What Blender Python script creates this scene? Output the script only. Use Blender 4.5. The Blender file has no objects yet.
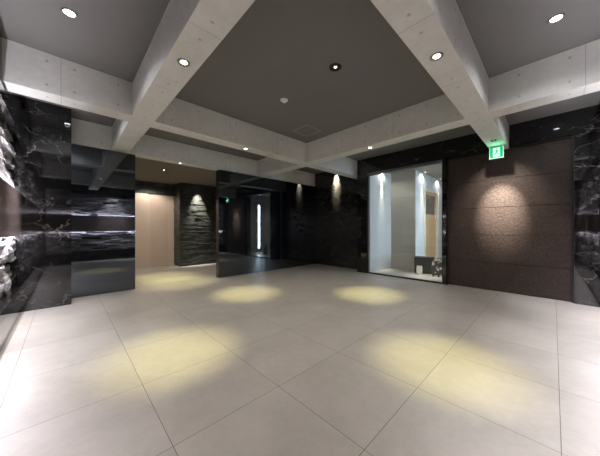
import bpy, bmesh, math, random
from mathutils import Vector, Matrix
random.seed(7)
S = bpy.context.scene
COL = S.collection
PI = math.pi

# ------------------------------------------------------------------ materials
class NT:
    def __init__(s, name):
        s.m = bpy.data.materials.new(name); s.m.use_nodes = True
        s.t = s.m.node_tree; s.n = s.t.nodes; s.l = s.t.links
        s.b = s.n['Principled BSDF']; s.out = s.n['Material Output']
    def new(s, typ, **kw):
        n = s.n.new(typ)
        for k, v in kw.items(): setattr(n, k, v)
        return n
    def link(s, a, b): s.l.new(a, b)
    def math(s, op, a, b=None, c=None, clamp=False):
        n = s.new('ShaderNodeMath', operation=op, use_clamp=clamp)
        for i, v in enumerate((a, b, c)):
            if v is None: continue
            if isinstance(v, (int, float)): n.inputs[i].default_value = v
            else: s.link(v, n.inputs[i])
        return n.outputs[0]
    def obj(s, scale=(1, 1, 1)):
        tc = s.new('ShaderNodeTexCoord')
        mp = s.new('ShaderNodeMapping'); mp.inputs['Scale'].default_value = scale
        s.link(tc.outputs['Object'], mp.inputs['Vector'])
        return mp.outputs[0]
    def noise(s, vec, scale, detail=4, rough=.55, dist=0.0):
        n = s.new('ShaderNodeTexNoise')
        n.inputs['Scale'].default_value = scale; n.inputs['Detail'].default_value = detail
        n.inputs['Roughness'].default_value = rough; n.inputs['Distortion'].default_value = dist
        s.link(vec, n.inputs['Vector'])
        return n
    def ramp(s, fac, stops, interp='LINEAR'):
        n = s.new('ShaderNodeValToRGB'); n.color_ramp.interpolation = interp
        e = n.color_ramp.elements
        while len(e) < len(stops): e.new(.5)
        for i, (p, c) in enumerate(stops):
            e[i].position = p; e[i].color = (c[0], c[1], c[2], 1)
        s.link(fac, n.inputs[0])
        return n.outputs[0]
    def mix(s, fac, a, b, mode='MIX'):
        n = s.new('ShaderNodeMix', data_type='RGBA', blend_type=mode)
        for sock, v in ((n.inputs[0], fac), (n.inputs[6], a), (n.inputs[7], b)):
            if isinstance(v, (int, float)): sock.default_value = v
            elif isinstance(v, tuple): sock.default_value = (*v, 1)
            else: s.link(v, sock)
        return n.outputs[2]
    def bump(s, h, strength, dist=.01):
        n = s.new('ShaderNodeBump'); n.inputs['Strength'].default_value = strength
        n.inputs['Distance'].default_value = dist
        s.link(h, n.inputs['Height']); s.link(n.outputs[0], s.b.inputs['Normal'])
    def set(s, **kw):
        for k, v in kw.items():
            k = k.replace('_', ' ')
            i = s.b.inputs[k]
            if isinstance(v, tuple): i.default_value = (*v, 1) if len(v) == 3 else v
            elif isinstance(v, (int, float)): i.default_value = v
            else: s.link(v, i)

def plain(name, col, rough=.5, metal=0.0, emit=None, es=0.0, ior=1.5):
    t = NT(name)
    v = t.obj(); n = t.noise(v, 18, 3)
    c = t.mix(.12, col, t.ramp(n.outputs['Fac'], [(.3, tuple(x*.75 for x in col)), (.7, tuple(min(1, x*1.2) for x in col))]))
    t.set(Base_Color=c, Roughness=rough, Metallic=metal, IOR=ior)
    if emit: t.set(Emission_Color=emit, Emission_Strength=es)
    return t.m

def mat_tile():
    t = NT('floor_tile')
    tc = t.new('ShaderNodeTexCoord'); sx = t.new('ShaderNodeSeparateXYZ')
    t.link(tc.outputs['Object'], sx.inputs[0])
    P = .866
    def cell(o, off):
        u = t.math('DIVIDE', t.math('SUBTRACT', o, off), P)
        fr = t.math('FRACT', u)
        d = t.math('MULTIPLY', t.math('SUBTRACT', .5, t.math('ABSOLUTE', t.math('SUBTRACT', fr, .5))), P)
        return t.math('FLOOR', u), t.math('LESS_THAN', d, .0021)
    cu, gu = cell(sx.outputs[0], .5); cv, gv = cell(sx.outputs[1], -.035)
    g = t.math('MAXIMUM', gu, gv)
    cmb = t.new('ShaderNodeCombineXYZ'); t.link(cu, cmb.inputs[0]); t.link(cv, cmb.inputs[1])
    wn = t.new('ShaderNodeTexWhiteNoise', noise_dimensions='3D'); t.link(cmb.outputs[0], wn.inputs[0])
    off = t.new('ShaderNodeVectorMath', operation='MULTIPLY_ADD')
    t.link(wn.outputs['Color'], off.inputs[0]); off.inputs[1].default_value = (9, 9, 9)
    t.link(tc.outputs['Object'], off.inputs[2])
    n1 = t.noise(off.outputs[0], 1.6, 5, .6, .8)
    n2 = t.noise(off.outputs[0], 14, 6, .7)
    c = t.ramp(n1.outputs['Fac'], [(.3, (.43, .40, .355)), (.7, (.53, .495, .45))])
    c = t.mix(.18, c, t.ramp(n2.outputs['Fac'], [(.35, (.37, .34, .30)), (.65, (.60, .565, .52))]))
    c = t.mix(t.math('MULTIPLY', wn.outputs['Value'], .12), c, (.40, .37, .33))
    c = t.mix(g, c, (.13, .11, .09))
    r = t.math('MULTIPLY_ADD', n2.outputs['Fac'], .12, .33)
    t.set(Base_Color=c, Roughness=r, IOR=1.5)
    t.bump(t.math('SUBTRACT', 1, g), .3, .002)
    return t.m

def mat_marble(name, seed=0., vein=1.0, rough=.05, base=.010, ior=1.75, vs=1.0):
    t = NT(name)
    tc = t.new('ShaderNodeTexCoord')
    mp = t.new('ShaderNodeMapping'); mp.inputs['Location'].default_value = (seed, seed*.7, seed*1.3)
    mp.inputs['Rotation'].default_value = (.5, .3, .4); mp.inputs['Scale'].default_value = (vs, vs*.7, vs*1.4)
    t.link(tc.outputs['Object'], mp.inputs[0])
    w = t.noise(mp.outputs[0], 1.7, 6, .62)
    dv = t.new('ShaderNodeVectorMath', operation='MULTIPLY_ADD')
    t.link(w.outputs['Color'], dv.inputs[0]); dv.inputs[1].default_value = (.9, .9, .9)
    t.link(mp.outputs[0], dv.inputs[2])
    def veins(sc, wd):
        v = t.new('ShaderNodeTexVoronoi', feature='DISTANCE_TO_EDGE'); v.inputs['Scale'].default_value = sc
        t.link(dv.outputs[0], v.inputs['Vector'])
        return t.ramp(v.outputs['Distance'], [(0, (1, 1, 1)), (wd, (.12, .12, .12)), (wd*3, (0, 0, 0))])
    mask = t.ramp(t.noise(mp.outputs[0], 1.1, 3).outputs['Fac'], [(.46, (0, 0, 0)), (.66, (1, 1, 1))])
    mask2 = t.ramp(t.noise(mp.outputs[0], 2.7, 3).outputs['Fac'], [(.45, (0, 0, 0)), (.7, (1, 1, 1))])
    a = t.mix(1.0, veins(1.5, .012), mask, 'MULTIPLY')
    b = t.mix(1.0, veins(4.2, .02), mask2, 'MULTIPLY')
    cl = t.ramp(t.noise(dv.outputs[0], 3.5, 8, .7).outputs['Fac'], [(.5, (base, base, base*1.05)), (.8, (base*3.5, base*3.3, base*3.2))])
    c = t.mix(a, cl, (.30*vein, .28*vein, .27*vein))
    c = t.mix(t.math('MULTIPLY', b, .7), c, (.12*vein, .11*vein, .105*vein))
    t.set(Base_Color=c, Roughness=rough, IOR=ior)
    return t.m

def mat_concrete(dots=True):
    t = NT('fair_faced_concrete')
    tc = t.new('ShaderNodeTexCoord'); v = tc.outputs['Object']
    n1 = t.noise(v, 1.3, 5, .6, .3); n2 = t.noise(v, 22, 5, .7); n3 = t.noise(v, 5, 4, .6)
    c = t.ramp(n1.outputs['Fac'], [(.3, (.645, .66, .61)), (.7, (.755, .77, .72))])
    c = t.mix(.25, c, t.ramp(n3.outputs['Fac'], [(.35, (.57, .58, .535)), (.65, (.80, .81, .765))]))
    c = t.mix(.15, c, t.ramp(n2.outputs['Fac'], [(.35, (.50, .49, .46)), (.65, (.90, .88, .84))]))
    if dots:
        sp = t.new('ShaderNodeSeparateXYZ'); t.link(v, sp.inputs[0])
        geo = t.new('ShaderNodeTexCoord'); sn = t.new('ShaderNodeSeparateXYZ'); t.link(geo.outputs['Normal'], sn.inputs[0])
        isb = t.math('GREATER_THAN', t.math('ABSOLUTE', sn.outputs[2]), .5)
        fr = t.math('FRACT', t.math('ADD', t.math('DIVIDE', sp.outputs[0], 1.2), .5))
        m = t.math('MULTIPLY', t.math('ABSOLUTE', t.math('SUBTRACT', fr, .5)), 1.2)
        joint = t.math('LESS_THAN', m, .0035)
        zz = t.math('ABSOLUTE', t.math('SUBTRACT', t.math('ABSOLUTE', sp.outputs[2]), .15))
        cr = t.math('ADD', t.math('MULTIPLY', zz, t.math('SUBTRACT', 1, isb)), t.math('MULTIPLY', t.math('ABSOLUTE', sp.outputs[1]), isb))
        ds = []
        for m0 in (.13, .6):
            q = t.math('ABSOLUTE', t.math('SUBTRACT', m, m0))
            d = t.math('SQRT', t.math('ADD', t.math('MULTIPLY', q, q), t.math('MULTIPLY', cr, cr)))
            ds.append(t.math('LESS_THAN', d, .016))
        dot = t.math('MAXIMUM', *ds)
        c = t.mix(t.math('MULTIPLY', joint, .45), c, (.2, .19, .17))
        c = t.mix(t.math('MULTIPLY', dot, .48), c, (.24, .235, .22))
    t.set(Base_Color=c, Roughness=.72)
    t.bump(n2.outputs['Fac'], .12, .004)
    return t.m

def mat_stone(name, c0, c1, rough=.55, bs=.7, ior=1.5):
    t = NT(name)
    v = t.obj((1, 1, 1.8))
    n1 = t.noise(v, 5, 5, .65); n2 = t.noise(v, 26, 6, .75, .4)
    c = t.ramp(n1.outputs['Fac'], [(.35, c0), (.68, c1)])
    c = t.mix(.35, c, t.ramp(n2.outputs['Fac'], [(.38, c0), (.64, c1)]))
    t.set(Base_Color=c, Roughness=rough, IOR=ior)
    t.bump(n2.outputs['Fac'], bs, .02)
    return t.m

def mat_brown():
    t = NT('brown_textured_wall_panel')
    v = t.obj((1, 1, 1))
    n1 = t.noise(v, 26, 5, .7, .5); n2 = t.noise(v, 2.2, 4)
    vo = t.new('ShaderNodeTexVoronoi'); vo.inputs['Scale'].default_value = 22; t.link(v, vo.inputs['Vector'])
    c = t.ramp(n1.outputs['Fac'], [(.35, (.022, .016, .013)), (.65, (.075, .056, .047))])
    c = t.mix(.3, c, t.ramp(n2.outputs['Fac'], [(.3, (.026, .019, .015)), (.7, (.065, .049, .041))]))
    t.set(Base_Color=c, Roughness=.6, IOR=1.35)
    t.bump(t.math('ADD', n1.outputs['Fac'], t.math('MULTIPLY', vo.outputs['Distance'], .8)), .55, .008)
    return t.m

def mat_black_glass(name, ior, tint):
    t = NT(name)
    n = t.noise(t.obj(), .5, 2)
    c = t.ramp(n.outputs['Fac'], [(.3, (.004, .005, .007)), (.7, (.006, .007, .010))])
    t.set(Base_Color=c, Roughness=.015, IOR=ior, Specular_Tint=(*tint, 1.0))
    return t.m

def mat_glass():
    t = NT('clear_glass')
    fr = t.new('ShaderNodeFresnel'); fr.inputs['IOR'].default_value = 1.52
    tr = t.new('ShaderNodeBsdfTransparent'); tr.inputs[0].default_value = (.94, .96, .955, 1)
    gl = t.new('ShaderNodeBsdfGlossy'); gl.inputs['Roughness'].default_value = .02
    mx = t.new('ShaderNodeMixShader')
    ge = t.new('ShaderNodeNewGeometry')
    t.link(t.math('MULTIPLY', t.math('MULTIPLY', fr.outputs[0], 2.0, clamp=True), t.math('SUBTRACT', 1, ge.outputs['Backfacing'])), mx.inputs[0]); t.link(tr.outputs[0], mx.inputs[1]); t.link(gl.outputs[0], mx.inputs[2])
    t.link(mx.outputs[0], t.out.inputs[0])
    return t.m

def mat_ceiling():
    t = NT('grey_painted_ceiling')
    n = t.noise(t.obj(), 40, 3); n2 = t.noise(t.obj(), .8, 3)
    c = t.ramp(n2.outputs['Fac'], [(.3, (.165, .163, .152)), (.7, (.18, .178, .166))])
    t.set(Base_Color=c, Roughness=.8); t.bump(n.outputs['Fac'], .05, .003)
    return t.m

def mat_bag():
    t = NT('white_bag_with_black_print')
    vo = t.new('ShaderNodeTexVoronoi'); vo.inputs['Scale'].default_value = 11; t.link(t.obj(), vo.inputs['Vector'])
    c = t.ramp(vo.outputs['Distance'], [(.42, (.75, .73, .70)), (.46, (.03, .03, .03))], 'CONSTANT')
    n = t.noise(t.obj(), 2.3, 1)
    c = t.mix(t.ramp(n.outputs['Fac'], [(.5, (0, 0, 0)), (.52, (1, 1, 1))]), c, (.78, .76, .73))
    t.set(Base_Color=c, Roughness=.6)
    return t.m

M = dict(
    tile=mat_tile(),
    marble=mat_marble('black_veined_marble', 0, .5, .06, .008, 1.6),
    marble2=mat_marble('black_marble_with_white_veins', 4.3, .8, .045, .005, 1.65, 1.2),
    marble_band=mat_stone('polished_brown_marble', (.20, .155, .15), (.36, .29, .28), .13, .03, 1.8),
    granular=mat_stone('dark_granular_stone', (.002, .002, .002), (.055, .050, .040), .07, .12, 1.7),
    concrete=mat_concrete(), ceiling=mat_ceiling(),
    stone=mat_stone('split_face_grey_stone', (.14, .135, .14), (.55, .53, .54), .5, .8),
    slate=mat_stone('split_face_black_slate', (.016, .017, .016), (.13, .135, .12), .35, .8),
    brown=mat_brown(),
    bglass=mat_black_glass('black_mirror_glass', 2.3, (.78, .88, 1.0)),
    bgloss=mat_black_glass('polished_black_panel', 2.1, (.85, .93, 1.0)),
    glass=mat_glass(),
    blacktrim=plain('black_metal_trim', (.02, .018, .017), .4, .3),
    steel=plain('brushed_steel', (.45, .45, .44), .3, .9),
    ring=plain('grey_lamp_ring', (.22, .21, .19), .4, .6),
    darkring=plain('black_lamp_ring', (.012, .012, .012), .5),
    beige=plain('beige_wall_panel', (.72, .58, .48), .6),
    beige2=plain('beige_door_leaf', (.68, .53, .43), .55),
    white=plain('white_wall_paint', (.60, .625, .63), .6),
    greige=plain('greige_wall', (.50, .46, .39), .6),
    lobceil=plain('brown_grey_ceiling', (.20, .17, .14), .8),
    orange=plain('tan_wood_door', (.62, .40, .20), .5),
    doorglass=plain('dark_door_light', (.14, .12, .09), .15),
    frame=plain('pale_door_frame', (.75, .70, .62), .5),
    plastic=plain('white_plastic', (.93, .92, .88), .45),
    grille=plain('grey_plastic', (.35, .35, .34), .5),
    dark=plain('matt_black', (.012, .012, .013), .6),
    blackbag=plain('black_fabric', (.005, .006, .006), .85),
    bag=mat_bag(),
    warm=plain('warm_lamp_lens', (.9, .88, .8), .4, 0, (1, .93, .75), 14),
    cool=plain('cool_lamp_lens', (.9, .9, .95), .4, 0, (.95, .92, 1), 14),
    dim=plain('small_lamp_lens', (.9, .88, .8), .4, 0, (1, .95, .85), 6),
    daylit=plain('daylit_window', (.6, .7, .8), .3, 0, (.62, .82, 1.0), 16),
    led=plain('led_strip', (.9, .9, .9), .4, 0, (.93, .90, 1.0), 8),
    sgreen=plain('lit_green_sign_face', (.0, .012, .006), .9, 0, (.0, .50, .19), .85, 1.03),
    swhite=plain('lit_white_sign_face', (.012, .016, .014), .9, 0, (.70, 1, .82), .8, 1.03),
)

# ------------------------------------------------------------------ builders
def link(name, bm, mat, parent=None, loc=(0, 0, 0), rot=0.0, smooth=False, bevel=0.0):
    me = bpy.data.meshes.new(name)
    bmesh.ops.recalc_face_normals(bm, faces=bm.faces)
    bm.to_mesh(me); bm.free()
    me.materials.append(M[mat])
    if smooth:
        for p in me.polygons: p.use_smooth = True
    o = bpy.data.objects.new(name, me); COL.objects.link(o)
    o.location = loc; o.rotation_euler = (0, 0, rot)
    if parent: o.parent = parent
    if bevel:
        b = o.modifiers.new('bevel', 'BEVEL'); b.width = bevel; b.segments = 2
        b.limit_method = 'ANGLE'
    return o
def box(bm, x0, x1, y0, y1, z0, z1):
    vs = [bm.verts.new((x, y, z)) for z in (z0, z1) for x, y in ((x0, y0), (x1, y0), (x1, y1), (x0, y1))]
    for f in ((0, 3, 2, 1), (4, 5, 6, 7), (0, 1, 5, 4), (1, 2, 6, 5), (2, 3, 7, 6), (3, 0, 4, 7)):
        bm.faces.new([vs[i] for i in f])
    return vs
def boxes(*bs):
    bm = bmesh.new()
    for b in bs: box(bm, *b)
    return bm
def lathe(prof, seg=32):
    bm = bmesh.new(); rings = []
    for r, z in prof:
        if r < 1e-6: rings.append([bm.verts.new((0, 0, z))])
        else: rings.append([bm.verts.new((r*math.cos(2*PI*k/seg), r*math.sin(2*PI*k/seg), z)) for k in range(seg)])
    for a, b in zip(rings, rings[1:]):
        for k in range(seg):
            j = (k+1) % seg
            if len(a) == 1 and len(b) == 1: continue
            if len(a) == 1: bm.faces.new((a[0], b[k], b[j]))
            elif len(b) == 1: bm.faces.new((a[k], b[0], a[j]))
            else: bm.faces.new((a[k], b[k], b[j], a[j]))
    return bm
def struct(name, bm, mat, label=None, **kw):
    o = link(name, bm, mat, **kw); o['kind'] = 'structure'
    if label: o['label'] = label
    return o
def tag(o, label, cat, group=None):
    o['label'] = label; o['category'] = cat
    if group: o['group'] = group
    return o
def empty(name, loc=(0, 0, 0), rot=0.0):
    e = bpy.data.objects.new(name, None); COL.objects.link(e)
    e.location = loc; e.rotation_euler = (0, 0, rot); e.empty_display_size = .1
    return e
def lamp(kind, parent, loc, power, color, aim=None, **kw):
    l = bpy.data.lights.new('lamp', kind); l.energy = power; l.color = color
    for k, v in kw.items(): setattr(l, k, v)
    o = bpy.data.objects.new('lamp', l); COL.objects.link(o)
    if parent: o.parent = parent
    o.location = loc
    if aim is not None:
        o.rotation_euler = Vector(aim).to_track_quat('-Z', 'Y').to_euler()
    return o

# ledger-stone panel: rows of split blocks; frame (origin o, along a, outward n)
def ledger(name, mat, o, a, n, length, z0, z1, rh, lmin, lmax, dep, parent, seed, jit=.35, gap=.001, holes=0.0):
    rnd = random.Random(seed)
    o = Vector(o); a = Vector(a); n = Vector(n); bm = bmesh.new()
    z = z0
    while z < z1-.004:
        h = min(rh*rnd.choice((.7, 1, 1, 1.35)), z1-z)
        if z1-z-h < rh*.4: h = z1-z
        x = 0.0
        while x < length-.001:
            L = min(rnd.uniform(lmin, lmax), length-x)
            if length-x-L < lmin*.5: L = length-x
            if rnd.random() < holes:
                x += L; continue
            d = dep*rnd.uniform(.15, 1)
            P = []
            for xx, dd, zz in ((x+.0015, 0, z+gap), (x+L-.0015, 0, z+gap), (x+L-.0015, 0, z+h-gap), (x+.0015, 0, z+h-gap)):
                P.append(bm.verts.new(o+a*xx+n*-.03+Vector((0, 0, zz))))
            Q = []
            for xx, zz in ((x+.0015, z+gap), (x+L-.0015, z+gap), (x+L-.0015, z+h-gap), (x+.0015, z+h-gap)):
                Q.append(bm.verts.new(o+a*xx+n*(d+dep*jit*rnd.uniform(-.5, .5))+Vector((0, 0, zz))))
            mid = (Q[0].co+Q[1].co+Q[2].co+Q[3].co)/4 + n*dep*jit*rnd.uniform(.1, .9) + a*L*rnd.uniform(-.25, .25)
            mv = bm.verts.new(mid)
            for i in range(4):
                j = (i+1) % 4
                bm.faces.new((P[i], P[j], Q[j], Q[i])); bm.faces.new((Q[i], Q[j], mv))
            bm.faces.new((P[3], P[2], P[1], P[0]))
            x += L
        z += h
    return link(name, bm, mat, parent)

# ------------------------------------------------------------------ setting
UL, VB = -.53, -.60          # finished faces of the two stone walls
HS, HC = 3.13, 3.63          # beam soffit, ceiling
UR = 6.88
struct('floor', boxes((-.9, 11.6, -.9, 10.6, -.12, 0)), 'tile', 'large beige stone floor tiles with thin dark joints')
struct('ceiling', boxes((-.9, 7.5, -.9, 6.95, HC, HC+.15)), 'ceiling', 'dark grey painted ceiling between the concrete beams')

def beam(label, segs, origin, rot):
    bs = [(a-0, b-0, -.15, .15, -.25, .25) for a, b in segs]
    return struct('ceiling_beam', boxes(*bs), 'concrete', label, loc=(origin[0], origin[1], (HS+HC)/2), rot=rot)
XA, XD, YB, YC = .885, 4.665, .81, 4.60
beam('concrete ceiling beam running from upper left past the left mirror panel', [(-.6-2.11, 6.70-2.11)], (XA, 2.11), PI/2)
beam('concrete ceiling beam crossing the right half in front of the marble wall',
     [(-.6-2.13, YB-.15-2.13), (YB+.15-2.13, YC-.15-2.13), (YC+.15-2.13, 6.70-2.13)], (XD, 2.13), PI/2)
beam('concrete ceiling beam running to the green exit sign', [(-.6-2.13, XA-.15-2.13), (XA+.15-2.13, UR-2.13)], (2.13, YB), 0)
beam('concrete ceiling beam crossing the left half to the far marble wall', [(-.6+.04, XA-.15+.04), (XA+.15+.04, 7.3+.04)], (-.04, YC), 0)
struct('ceiling_beam', boxes((-.5-2.36, 7.3-2.36, -.125, .125, -.25, .25)), 'concrete', 'concrete bulkhead beam over the opening and the dark panels', loc=(2.36, 6.825, (HS+HC)/2))
struct('ceiling', boxes((1.0, 8.1, 6.95, 10.5, HS, HS+.5)), 'lobceil', 'lower brown-grey ceiling of the passage beyond')

def stone_wall(name, label, o, a, n, length, seed):
    """wall with plinth, two stone bands and a projecting marble band; o = finished face corner"""
    o = Vector(o); a = Vector(a); n = Vector(n)
    def slab(d0, d1, z0, z1, x0=0.0, x1=length):
        ps = [o+a*x0+n*d0, o+a*x1+n*d1]
        return (min(ps[0].x, ps[1].x), max(ps[0].x, ps[1].x), min(ps[0].y, ps[1].y), max(ps[0].y, ps[1].y), z0, z1)
    w = struct(name, boxes(slab(-.35, -.17, 0, HC)), 'dark', label)
    link('plinth', boxes(slab(-.17, 0, 0, .44)), 'marble', w)
    link('marble_band', boxes(slab(-.045, 0, 1.30, 1.99), slab(-.165, -.045, 1.36, 1.93)), 'marble_band', w)
    link('marble_header', boxes(slab(-.17, 0, 2.93, HC)), 'marble', w)
    ledger('upper_stone_band', 'stone', o+n*-.15, a, n, length, 1.93, 2.93, .075, .25, .7, .08, w, seed, .4, .001, .06)
    ledger('lower_stone_band', 'stone', o+n*-.15, a, n, length, .44, 1.36, .075, .25, .7, .08, w, seed+1, .4, .001, .06)
    s = link('led_strip', boxes(slab(-.065, -.050, 1.935, 1.95, .02, length-.02), slab(-.065, -.050, 1.335, 1.35, .02, length-.02)), 'led', w)
    mid = o+a*length/2+n*-.060
    for z, aim, p in ((1.965, n*-.38+Vector((0, 0, 1)), 45), (1.32, n*-.38+Vector((0, 0, -1)), 60)):
        l = lamp('AREA', w, (mid.x, mid.y, z), p, (.93, .89, 1.0), None, shape='RECTANGLE', size=length-.1, size_y=.02)
        q = Matrix((a, (-aim).cross(a).normalized(), (-aim).normalized())).transposed()
        l.rotation_euler = q.to_euler()
    return w
stone_wall('wall_left', 'left wall of split grey stone lit by hidden strips around a polished marble band', (UL, 6.21, 0), (0, -1, 0), (1, 0, 0), 6.81, 11)
stone_wall('wall_back', 'rear wall of split grey stone lit by hidden strips', (UL, VB, 0), (1, 0, 0), (0, 1, 0), UR-UL, 31)
struct('wall_corner', boxes((-.9, .08, 6.21, 6.55, 0, HC)), 'marble2', 'polished black veined marble pier at the left, mirroring the stone wall')

# right marble wall: piers and header as one skin, recess beyond
struct('wall_right', boxes((UR, 7.2, -.6, -.27, 0, HC), (UR, 7.2, 4.10, 4.45, 0, HC), (UR, 7.2, -.27, 4.10, 3.18, HC),
                           (UR, 7.2, 1.865, 1.945, 0, 3.18)), 'marble2', 'polished black marble wall around the brown panel and the glass')
struct('wall_far', boxes((7.3, 7.5, 4.45, 6.75, 0, HC)), 'granular', 'black marble wall with a spotlit patch in the far corner')

# brown panel wall
e = tag(empty('wall_panel', (6.98, .8, 0)), 'large dark brown textured wall panel lit by one spot below the exit sign', 'wall panel')
bm = bmesh.new()
for k in range(5):
    box(bm, 0, .1, -1.055, 1.045, .01+k*.628, .01+(k+1)*.628-.008)
link('cladding', bm, 'brown', e)
link('backing', boxes((.1, .14, -1.06, 1.05, 0, 3.175)), 'dark', e)
link('trim', boxes((-.06, .0, -1.068, -1.045, 0, 3.175), (-.06, 0, 1.040, 1.062, 0, 3.175), (-.06, 0, -1.045, 1.04, 3.153, 3.175)), 'blacktrim', e)

# glass front
w = struct('window_1', boxes((6.90, 6.98, 1.95, 4.10, 0, .035), (6.90, 7.0, 1.95, 4.10, 3.09, 3.175), (6.90, 6.96, 4.09, 4.10, .035, 3.09), (6.90, 6.96, 1.95, 1.965, .035, 3.09)), 'blacktrim',
           'floor to ceiling clear glass front left of the brown panel')
link('pane', boxes((6.925, 6.937, 1.965, 4.09, .035, 3.09)), 'glass', w)
link('header_rail', boxes((6.885, 6.90, 1.95, 4.10, 3.10, 3.125), (6.885, 6.90, 1.95, 4.10, 3.145, 3.16)), 'steel', w)
# room behind the glass
RC = 3.38
struct('wall_glass_room_left', boxes((7.2, 8.45, 4.05, 4.2, 0, RC), (6.985, 7.2, 4.05, 4.10, .0, 3.175)), 'white', 'white side wall washed by a downlight behind the glass')
struct('wall_glass_room_back', boxes((8.45, 8.6, 3.22, 4.2, 0, RC)), 'greige', 'greige back wall behind the glass')
struct('wall_glass_room_door', boxes((8.6, 9.2, 3.2, 3.35, 0, RC), (10.7, 11.3, 3.2, 3.35, 0, RC), (9.2, 10.7, 3.2, 3.35, 2.84, RC), (8.45, 8.6, 3.2, 3.22, 0, RC)), 'white', 'white wall with a door behind the glass')
struct('wall_glass_room_end', boxes((11.3, 11.45, .8, 3.35, 0, RC)), 'greige')
struct('wall_glass_room_right', boxes((7.2, 8.32, .8, .95, 0, RC), (8.50, 11.3, .8, .95, 0, RC), (8.32, 8.50, .8, .95, 0, .22), (8.32, 8.50, .8, .95, 2.86, RC)), 'greige')
w = struct('window_2', boxes((8.32, 8.335, .90, .955, .22, 2.86), (8.485, 8.50, .90, .955, .22, 2.86)), 'blacktrim', 'narrow upright daylit window at the side of the room behind the glass')
link('daylit_pane', boxes((8.335, 8.485, .925, .94, .22, 2.86)), 'daylit', w)
lamp('AREA', w, (8.41, .97, 1.54), 25, (.75, .88, 1), (0, 1, 0), shape='RECTANGLE', size=.1, size_y=2.5)
struct('ceiling', boxes((7.2, 11.45, .8, 4.2, RC, RC+.15)), 'lobceil', 'ceiling of the room behind the glass')
d = struct('door_1', boxes((9.28, 10.62, 3.24, 3.29, .01, 1.95), (9.28, 9.42, 3.24, 3.29, 1.95, 2.78), (10.48, 10.62, 3.24, 3.29, 1.95, 2.78), (9.42, 10.48, 3.24, 3.29, 2.68, 2.78)), 'orange', 'tan door with pale frame seen through the glass')
link('door_frame', boxes((9.2, 9.28, 3.16, 3.33, 0, 2.84), (10.62, 10.70, 3.16, 3.33, 0, 2.84), (9.28, 10.62, 3.16, 3.33, 2.78, 2.84)), 'frame', d)
link('door_window', boxes((9.42, 10.48, 3.255, 3.275, 1.95, 2.68)), 'doorglass', d)
link('door_handle', boxes((9.36, 9.385, 3.19, 3.215, .95, 1.25), (9.36, 9.385, 3.19, 3.24, .98, 1.0), (9.36, 9.385, 3.19, 3.24, 1.2, 1.22)), 'steel', d)

# passage beyond
w = struct('wall_passage_slate', boxes((3.08, 8.2, 9.66, 9.8, 0, HS), (3.08, 3.2, 9.8, 10.5, 0, HS), (1.9, 3.08, 10.30, 10.4, 2.68, HS)), 'dark', 'black ledger stone wall beyond the opening, spotlit in the middle')
ledger('stone_front', 'slate', (3.05, 9.66, .05), (1, 0, 0), (0, -1, 0), 5.1, 0, HS-.05, .055, .25, .8, .042, w, 5, .12, .004)
ledger('stone_side', 'slate', (3.08, 10.3, .05), (0, -1, 0), (-1, 0, 0), .66, 0, HS-.05, .055, .25, .66, .03, w, 6, .12, .004)
ledger('stone_over_door', 'slate', (1.0, 10.30, 0), (1, 0, 0), (0, -1, 0), 2.05, 2.68, HS, .055, .25, .8, .03, w, 8, .12, .004)
link('skirting', boxes((3.05, 8.2, 9.63, 9.66, 0, .05)), 'dark', w)
struct('wall_passage_left', boxes((.95, 1.1, 6.96, 10.5, 0, HS)), 'dark')
struct('wall_passage_right', boxes((8.2, 8.35, 6.7, 10.5, 0, HS)), 'dark')
struct('wall_passage_end', boxes((1.1, 2.17, 10.22, 10.4, 0, 2.68), (2.17, 3.05, 10.30, 10.4, 2.52, 2.68), (2.17, 2.25, 10.30, 10.4, 0, 2.52), (2.85, 3.08, 10.30, 10.4, 0, 2.52)), 'beige', 'beige wall at the end of the passage')
struct('door_2', boxes((2.25, 2.85, 10.305, 10.39, .01, 2.52)), 'beige2', 'beige flush door leaf at the end of the passage')

# dark mirror panels
e = tag(empty('mirror_panel', (.6, 6.76, 0)), 'black mirror glass panel at left, reflecting the lit stone bands', 'wall panel')
link('glass_face', boxes((-.52, .57, -.02, 0, .012, HS-.01)), 'bglass', e)
link('core', boxes((-.52, .568, 0, .12, .0, HS-.01)), 'marble', e)
e = tag(empty('mirror_panel', (3.16, 6.64, 0)), 'wide polished black partition in the centre, reflecting the glass front', 'wall panel')
link('glass_face', boxes((.004, 4.14, -.012, 0, .0, 3.095)), 'bgloss', e)
link('core', boxes((0, 4.14, 0, .17, 0, 3.095)), 'marble', e)

# ------------------------------------------------------------------ fixtures
WARM = (1.0, .93, .42); NEUT = (1.0, .92, .80); COOLC = (.95, .955, 1.0)
def downlight(label, x, y, z, r, ring, lens, lens_r, group):
    e = tag(empty('downlight', (x, y, z)), label, 'ceiling light', group)
    link('trim_ring', lathe([(r, 0), (r, -.006), (r*.93, -.012), (r*.78, -.010), (r*.72, -.003), (r*.72, 0)]), ring, e, smooth=True)
    link('reflector', lathe([(r*.73, -.005), (lens_r+.002, -.0015), (lens_r, -.001)]), 'darkring' if ring == 'darkring' else 'ring', e, smooth=True)
    link('lens', lathe([(0, -.0035), (lens_r*.6, -.0035), (lens_r, -.002), (lens_r, 0)]), lens, e)
    return e
def spots(e, p1, a1, p2, a2, c1, c2, aim=(0, 0, -1), b1=1.0, b2=.6):
    lamp('SPOT', e, (0, 0, -.03), p1, c1, aim, spot_size=math.radians(a1), spot_blend=b1, shadow_soft_size=.03)
    if p2: lamp('SPOT', e, (0, 0, -.03), p2, c2, (0, 0, -1), spot_size=math.radians(a2), spot_blend=b2, shadow_soft_size=.04)
G1 = 'downlights set in the beam soffits'
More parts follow.
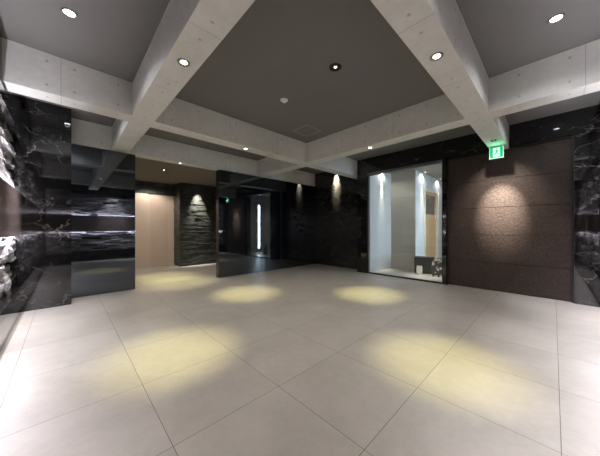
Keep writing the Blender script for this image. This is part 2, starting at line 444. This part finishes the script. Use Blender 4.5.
for lab, x, y in (('round downlight in the soffit of the upper left beam', XA, 2.66), ('round downlight in the soffit of the upper right beam', 2.68, YB),
                  ('small downlight in the left crossing beam soffit', 2.80, YC), ('small downlight in the right crossing beam soffit', XD, 2.70)):
    e = downlight(lab, x, y, HS, .06, 'ring', 'warm', .032, G1)
    spots(e, 240, 33, 26, 150, WARM, NEUT, aim=((0, .11, -1) if x == XA else (.06, 0, -1) if y == YB else (.02, .02, -1)))
G2 = 'cool downlights along the stone walls'
for lab, x, y in (('bright cool downlight in the ceiling corner at upper left', .03, 3.46), ('bright cool downlight in the ceiling corner at upper right', 3.74, -.02),
                  ('added unseen cool downlight near the rear stone wall, just behind the camera', 1.6, -.02),  # added unseen fixture, brightens the rear stone reflected in the left mirror panel
                  ('cool downlight by the left wall beyond the crossing beam', .03, 5.3), ('cool downlight by the right wall beyond the crossing beam', 5.9, -.05)):
    e = downlight(lab, x, y, HC, .064, 'ring', 'cool', .046, G2)
    spots(e, 150, 46, 16, 150, COOLC, COOLC, aim=((-.08, .16, -1) if x < 1 else (.16, -.08, -1)))
    lamp('SPOT', e, (0, 0, -.03), 330, (1, .90, .90), ((-.42, 0, -1) if x < 1 else (0, -.42, -1)), spot_size=math.radians(44), spot_blend=1.0, shadow_soft_size=.03)
e = downlight('black ringed downlight with a tiny lamp in the middle ceiling', 2.68, 2.08, HC, .085, 'darkring', 'dim', .018, None)
spots(e, 15, 60, 12, 150, NEUT, NEUT)
# spot by the exit sign
e = downlight('dark slot downlight in the beam soffit just before the exit sign', 6.02, YB, HS, .05, 'darkring', 'dim', .004, None)
spots(e, 100, 74, 5, 150, (1, .86, .74), NEUT, aim=(.95, 0, -1.0))
lamp('SPOT', e, (0, 0, -.035), 760, (1, .86, .74), (.78, 0, -1), spot_size=math.radians(36), spot_blend=1.0, shadow_soft_size=.03)
# corner marble spot
e = downlight('small spotlight at the ceiling by the far marble wall', 7.12, 5.62, HC, .045, 'ring', 'dim', .02, None)
spots(e, 1500, 40, 0, 0, (1, .93, .82), NEUT, aim=(.46, 0, -1))
# passage lights
G3 = 'downlights in the passage ceiling'
e = downlight('small downlight over the opening at the bulkhead soffit', 2.17, 6.80, HS, .045, 'ring', 'warm', .025, G3); spots(e, 170, 42, 30, 150, WARM, NEUT)
e = downlight('small downlight in the middle of the passage ceiling', 2.08, 7.92, HS, .045, 'ring', 'warm', .025, G3); spots(e, 170, 42, 40, 150, WARM, NEUT)
e = downlight('small spotlight washing the black ledger stone wall', 3.72, 9.38, HS, .04, 'ring', 'warm', .022, G3); spots(e, 420, 46, 0, 0, (1, .94, .84), NEUT, aim=(0, .26, -1))
e = downlight('small spotlight above the beige passage wall', 2.2, 9.7, HS, .04, 'ring', 'warm', .022, G3); spots(e, 12, 60, 44, 140, (1, .90, .76), NEUT, aim=(0, .1, -1))
# glass room lights
G4 = 'downlights in the room behind the glass'
for lab, x, y, aim in (('downlight beside the white side wall behind the glass', 7.75, 3.96, (0, .05, -1)), ('downlight left of the door behind the glass', 9.0, 3.08, (0, .05, -1)),
                       ('downlight right of the door behind the glass', 10.65, 3.08, (0, .05, -1)), ('downlight in the ceiling middle behind the glass', 7.6, 2.7, (0, 0, -1))):
    e = downlight(lab, x, y, RC, .045, 'ring', 'warm', .024, G4); spots(e, 240, 24, 13, 150, (1, .88, .70), (1, .99, .97), aim=aim)

# smoke detector
e = tag(empty('smoke_detector', (2.72, 3.22, HC)), 'round white smoke detector on the grey ceiling', 'smoke detector')
link('base', lathe([(0, 0), (.066, 0), (.066, -.014), (.056, -.020), (0, -.020)]), 'plastic', e, smooth=True)
link('sensor_dome', lathe([(.046, -.020), (.044, -.034), (.030, -.044), (0, -.047)]), 'plastic', e, smooth=True)
link('vent_ring', lathe([(.0475, -.022), (.0475, -.030), (.045, -.030)]), 'grille', e)
# access hatch
e = tag(empty('ceiling_hatch', (3.95, 3.88, HC)), 'faint square access hatch in the grey ceiling near the beam crossing', 'hatch')
link('frame', boxes((-.23, .23, -.23, -.215, -.003, 0), (-.23, .23, .215, .23, -.003, 0), (-.23, -.215, -.215, .215, -.003, 0), (.215, .23, -.215, .215, -.003, 0)), 'grille', e)
link('hatch_panel', boxes((-.212, .212, -.212, .212, -.003, 0)), 'ceiling', e)

# exit sign
def poly(bm, pts, x):
    bm.faces.new([bm.verts.new((x, -y, z)) for y, z in pts])
e = tag(empty('exit_sign', (6.45, YB+.01, HS)), 'lit green running man exit sign hanging from the beam end', 'exit sign')
e.scale = (.94, .94, .94)
link('mount_plate', boxes((-.015, .02, -.09, .09, -.012, 0)), 'grille', e)
for y in (-.045, .045): link('hanger', boxes((-.004, .006, y-.005, y+.005, -.03, -.012)), 'grille', e)
link('housing', boxes((-.008, .016, -.125, .125, -.285, -.028)), 'plastic', e, bevel=.003)
bm = bmesh.new(); box(bm, -.0125, -.008, -.121, .121, -.281, -.032); link('green_face', bm, 'sgreen', e)
bm = bmesh.new()
X = -.0130   # white doorway and lower border; y is to the right as seen
def quad(y0, y1, z0, z1): poly(bm, [(y0, z0), (y1, z0), (y1, z1), (y0, z1)], X)
quad(-.060, .062, -.245, -.050); quad(-.121, .121, -.281, -.262); quad(-.121, -.113, -.262, -.032); quad(.113, .121, -.262, -.032)
link('white_doorway', bm, 'swhite', e)
bm = bmesh.new(); X = -.0136
c = [(.008+.013*math.cos(k*PI/6), -.076+.013*math.sin(k*PI/6)) for k in range(12)]; poly(bm, c, X)
poly(bm, [(-.012, -.150), (.014, -.158), (.026, -.104), (.004, -.094)], X)
poly(bm, [(.004, -.098), (-.012, -.100), (-.044, -.112), (-.048, -.136), (-.038, -.136), (-.032, -.120), (.0, -.116)], X)
poly(bm, [(.020, -.100), (.034, -.128), (.054, -.122), (.056, -.134), (.028, -.144), (.012, -.118)], X)
poly(bm, [(-.012, -.148), (.004, -.150), (-.014, -.192), (-.050, -.206), (-.052, -.194), (-.026, -.180)], X)
poly(bm, [(-.002, -.152), (.014, -.156), (.040, -.184), (.034, -.232), (.020, -.232), (.024, -.190)], X)
link('running_man', bm, 'sgreen', e)
lamp('AREA', e, (-.03, 0, -.15), .6, (.15, 1, .45), (-1, 0, .55), shape='RECTANGLE', size=.2, size_y=.2)

# things behind the glass
e = tag(empty('storage_box', (8.28, 2.86, 0), .25), 'low black box on the floor behind the glass, left of the bag', 'box')
bm = boxes((-.24, .24, -.27, .27, .03, .46)); link('body', bm, 'blackbag', e, bevel=.02)
link('lid', boxes((-.25, .25, -.28, .28, .46, .50)), 'blackbag', e, bevel=.012)
for sx in (-1, 1):
    for sy in (-1, 1): link('foot', boxes((sx*.2-.02, sx*.2+.02, sy*.23-.02, sy*.23+.02, 0, .03)), 'blackbag', e)
def bag(name, label, loc, rot, w, dpt, h, mat, cat, handles=True):
    e = tag(empty(name, loc, rot), label, cat)
    bm = bmesh.new(); rows = []
    for i in range(7):
        f = i/6; ww = w*(.46+.05*math.sin(PI*f)); dd = dpt*(.5-.28*f)
        pts = []
        for k in range(24):
            a = 2*PI*k/24; ca, sa = math.cos(a), math.sin(a)
            pts.append(bm.verts.new((dd*math.copysign(abs(sa)**.5, sa), ww*math.copysign(abs(ca)**.4, ca), h*f+(.012*math.sin(3*a) if i == 6 else 0))))
        rows.append(pts)
    for a_, b_ in zip(rows, rows[1:]):
        for k in range(24): bm.faces.new((a_[k], a_[(k+1) % 24], b_[(k+1) % 24], b_[k]))
    bm.faces.new(rows[0])
    link('body', bm, mat, e, smooth=True)
    if handles:
        for s in (-1, 1):
            bm = bmesh.new(); prev = None
            for k in range(13):
                a = PI*k/12; y = w*.2*math.cos(a); z = h-.02+.11*math.sin(a); x = s*dpt*.17
                c = [bm.verts.new((x-.004, y-.010*math.cos(a), z-.010*math.sin(a))), bm.verts.new((x+.004, y-.010*math.cos(a), z-.010*math.sin(a))),
                     bm.verts.new((x+.004, y+.010*math.cos(a), z+.010*math.sin(a))), bm.verts.new((x-.004, y+.010*math.cos(a), z+.010*math.sin(a)))]
                if prev:
                    for i in range(4): bm.faces.new((prev[i], prev[(i+1) % 4], c[(i+1) % 4], c[i]))
                prev = c
            link('handle', bm, mat, e)
    return e
bag('tote_bag', 'white bag with black print on the floor by the right edge of the glass', (7.92, 2.33, 0), .2, .38, .2, .46, 'bag', 'bag')
bag('paper_bag', 'small pale bag in front of the black box behind the glass', (7.88, 2.87, 0), .1, .16, .10, .26, 'plastic', 'bag', False)

# ------------------------------------------------------------------ camera, world, view
cd = bpy.data.cameras.new('camera'); cam = bpy.data.objects.new('camera', cd); COL.objects.link(cam)
cam.location = (0, 0, 1.4); cam.rotation_euler = (PI/2, 0, math.radians(46.1-90))
cd.sensor_width = 36; cd.lens = 36*243.8/600; cd.shift_y = 1/600; cd.clip_start = .02
S.camera = cam
w = bpy.data.worlds.new('world'); S.world = w; w.use_nodes = True
w.node_tree.nodes['Background'].inputs[0].default_value = (.5, .5, .5, 1)
w.node_tree.nodes['Background'].inputs[1].default_value = .1
S.view_settings.view_transform = 'Standard'; S.view_settings.look = 'None'
S.view_settings.exposure = 0.66; S.view_settings.gamma = 1.0
S.cycles.use_denoising = True
S.cycles.max_bounces = 10; S.cycles.diffuse_bounces = 5; S.cycles.glossy_bounces = 5
S.cycles.sample_clamp_indirect = 6
S.cycles.caustics_reflective = False; S.cycles.caustics_refractive = False
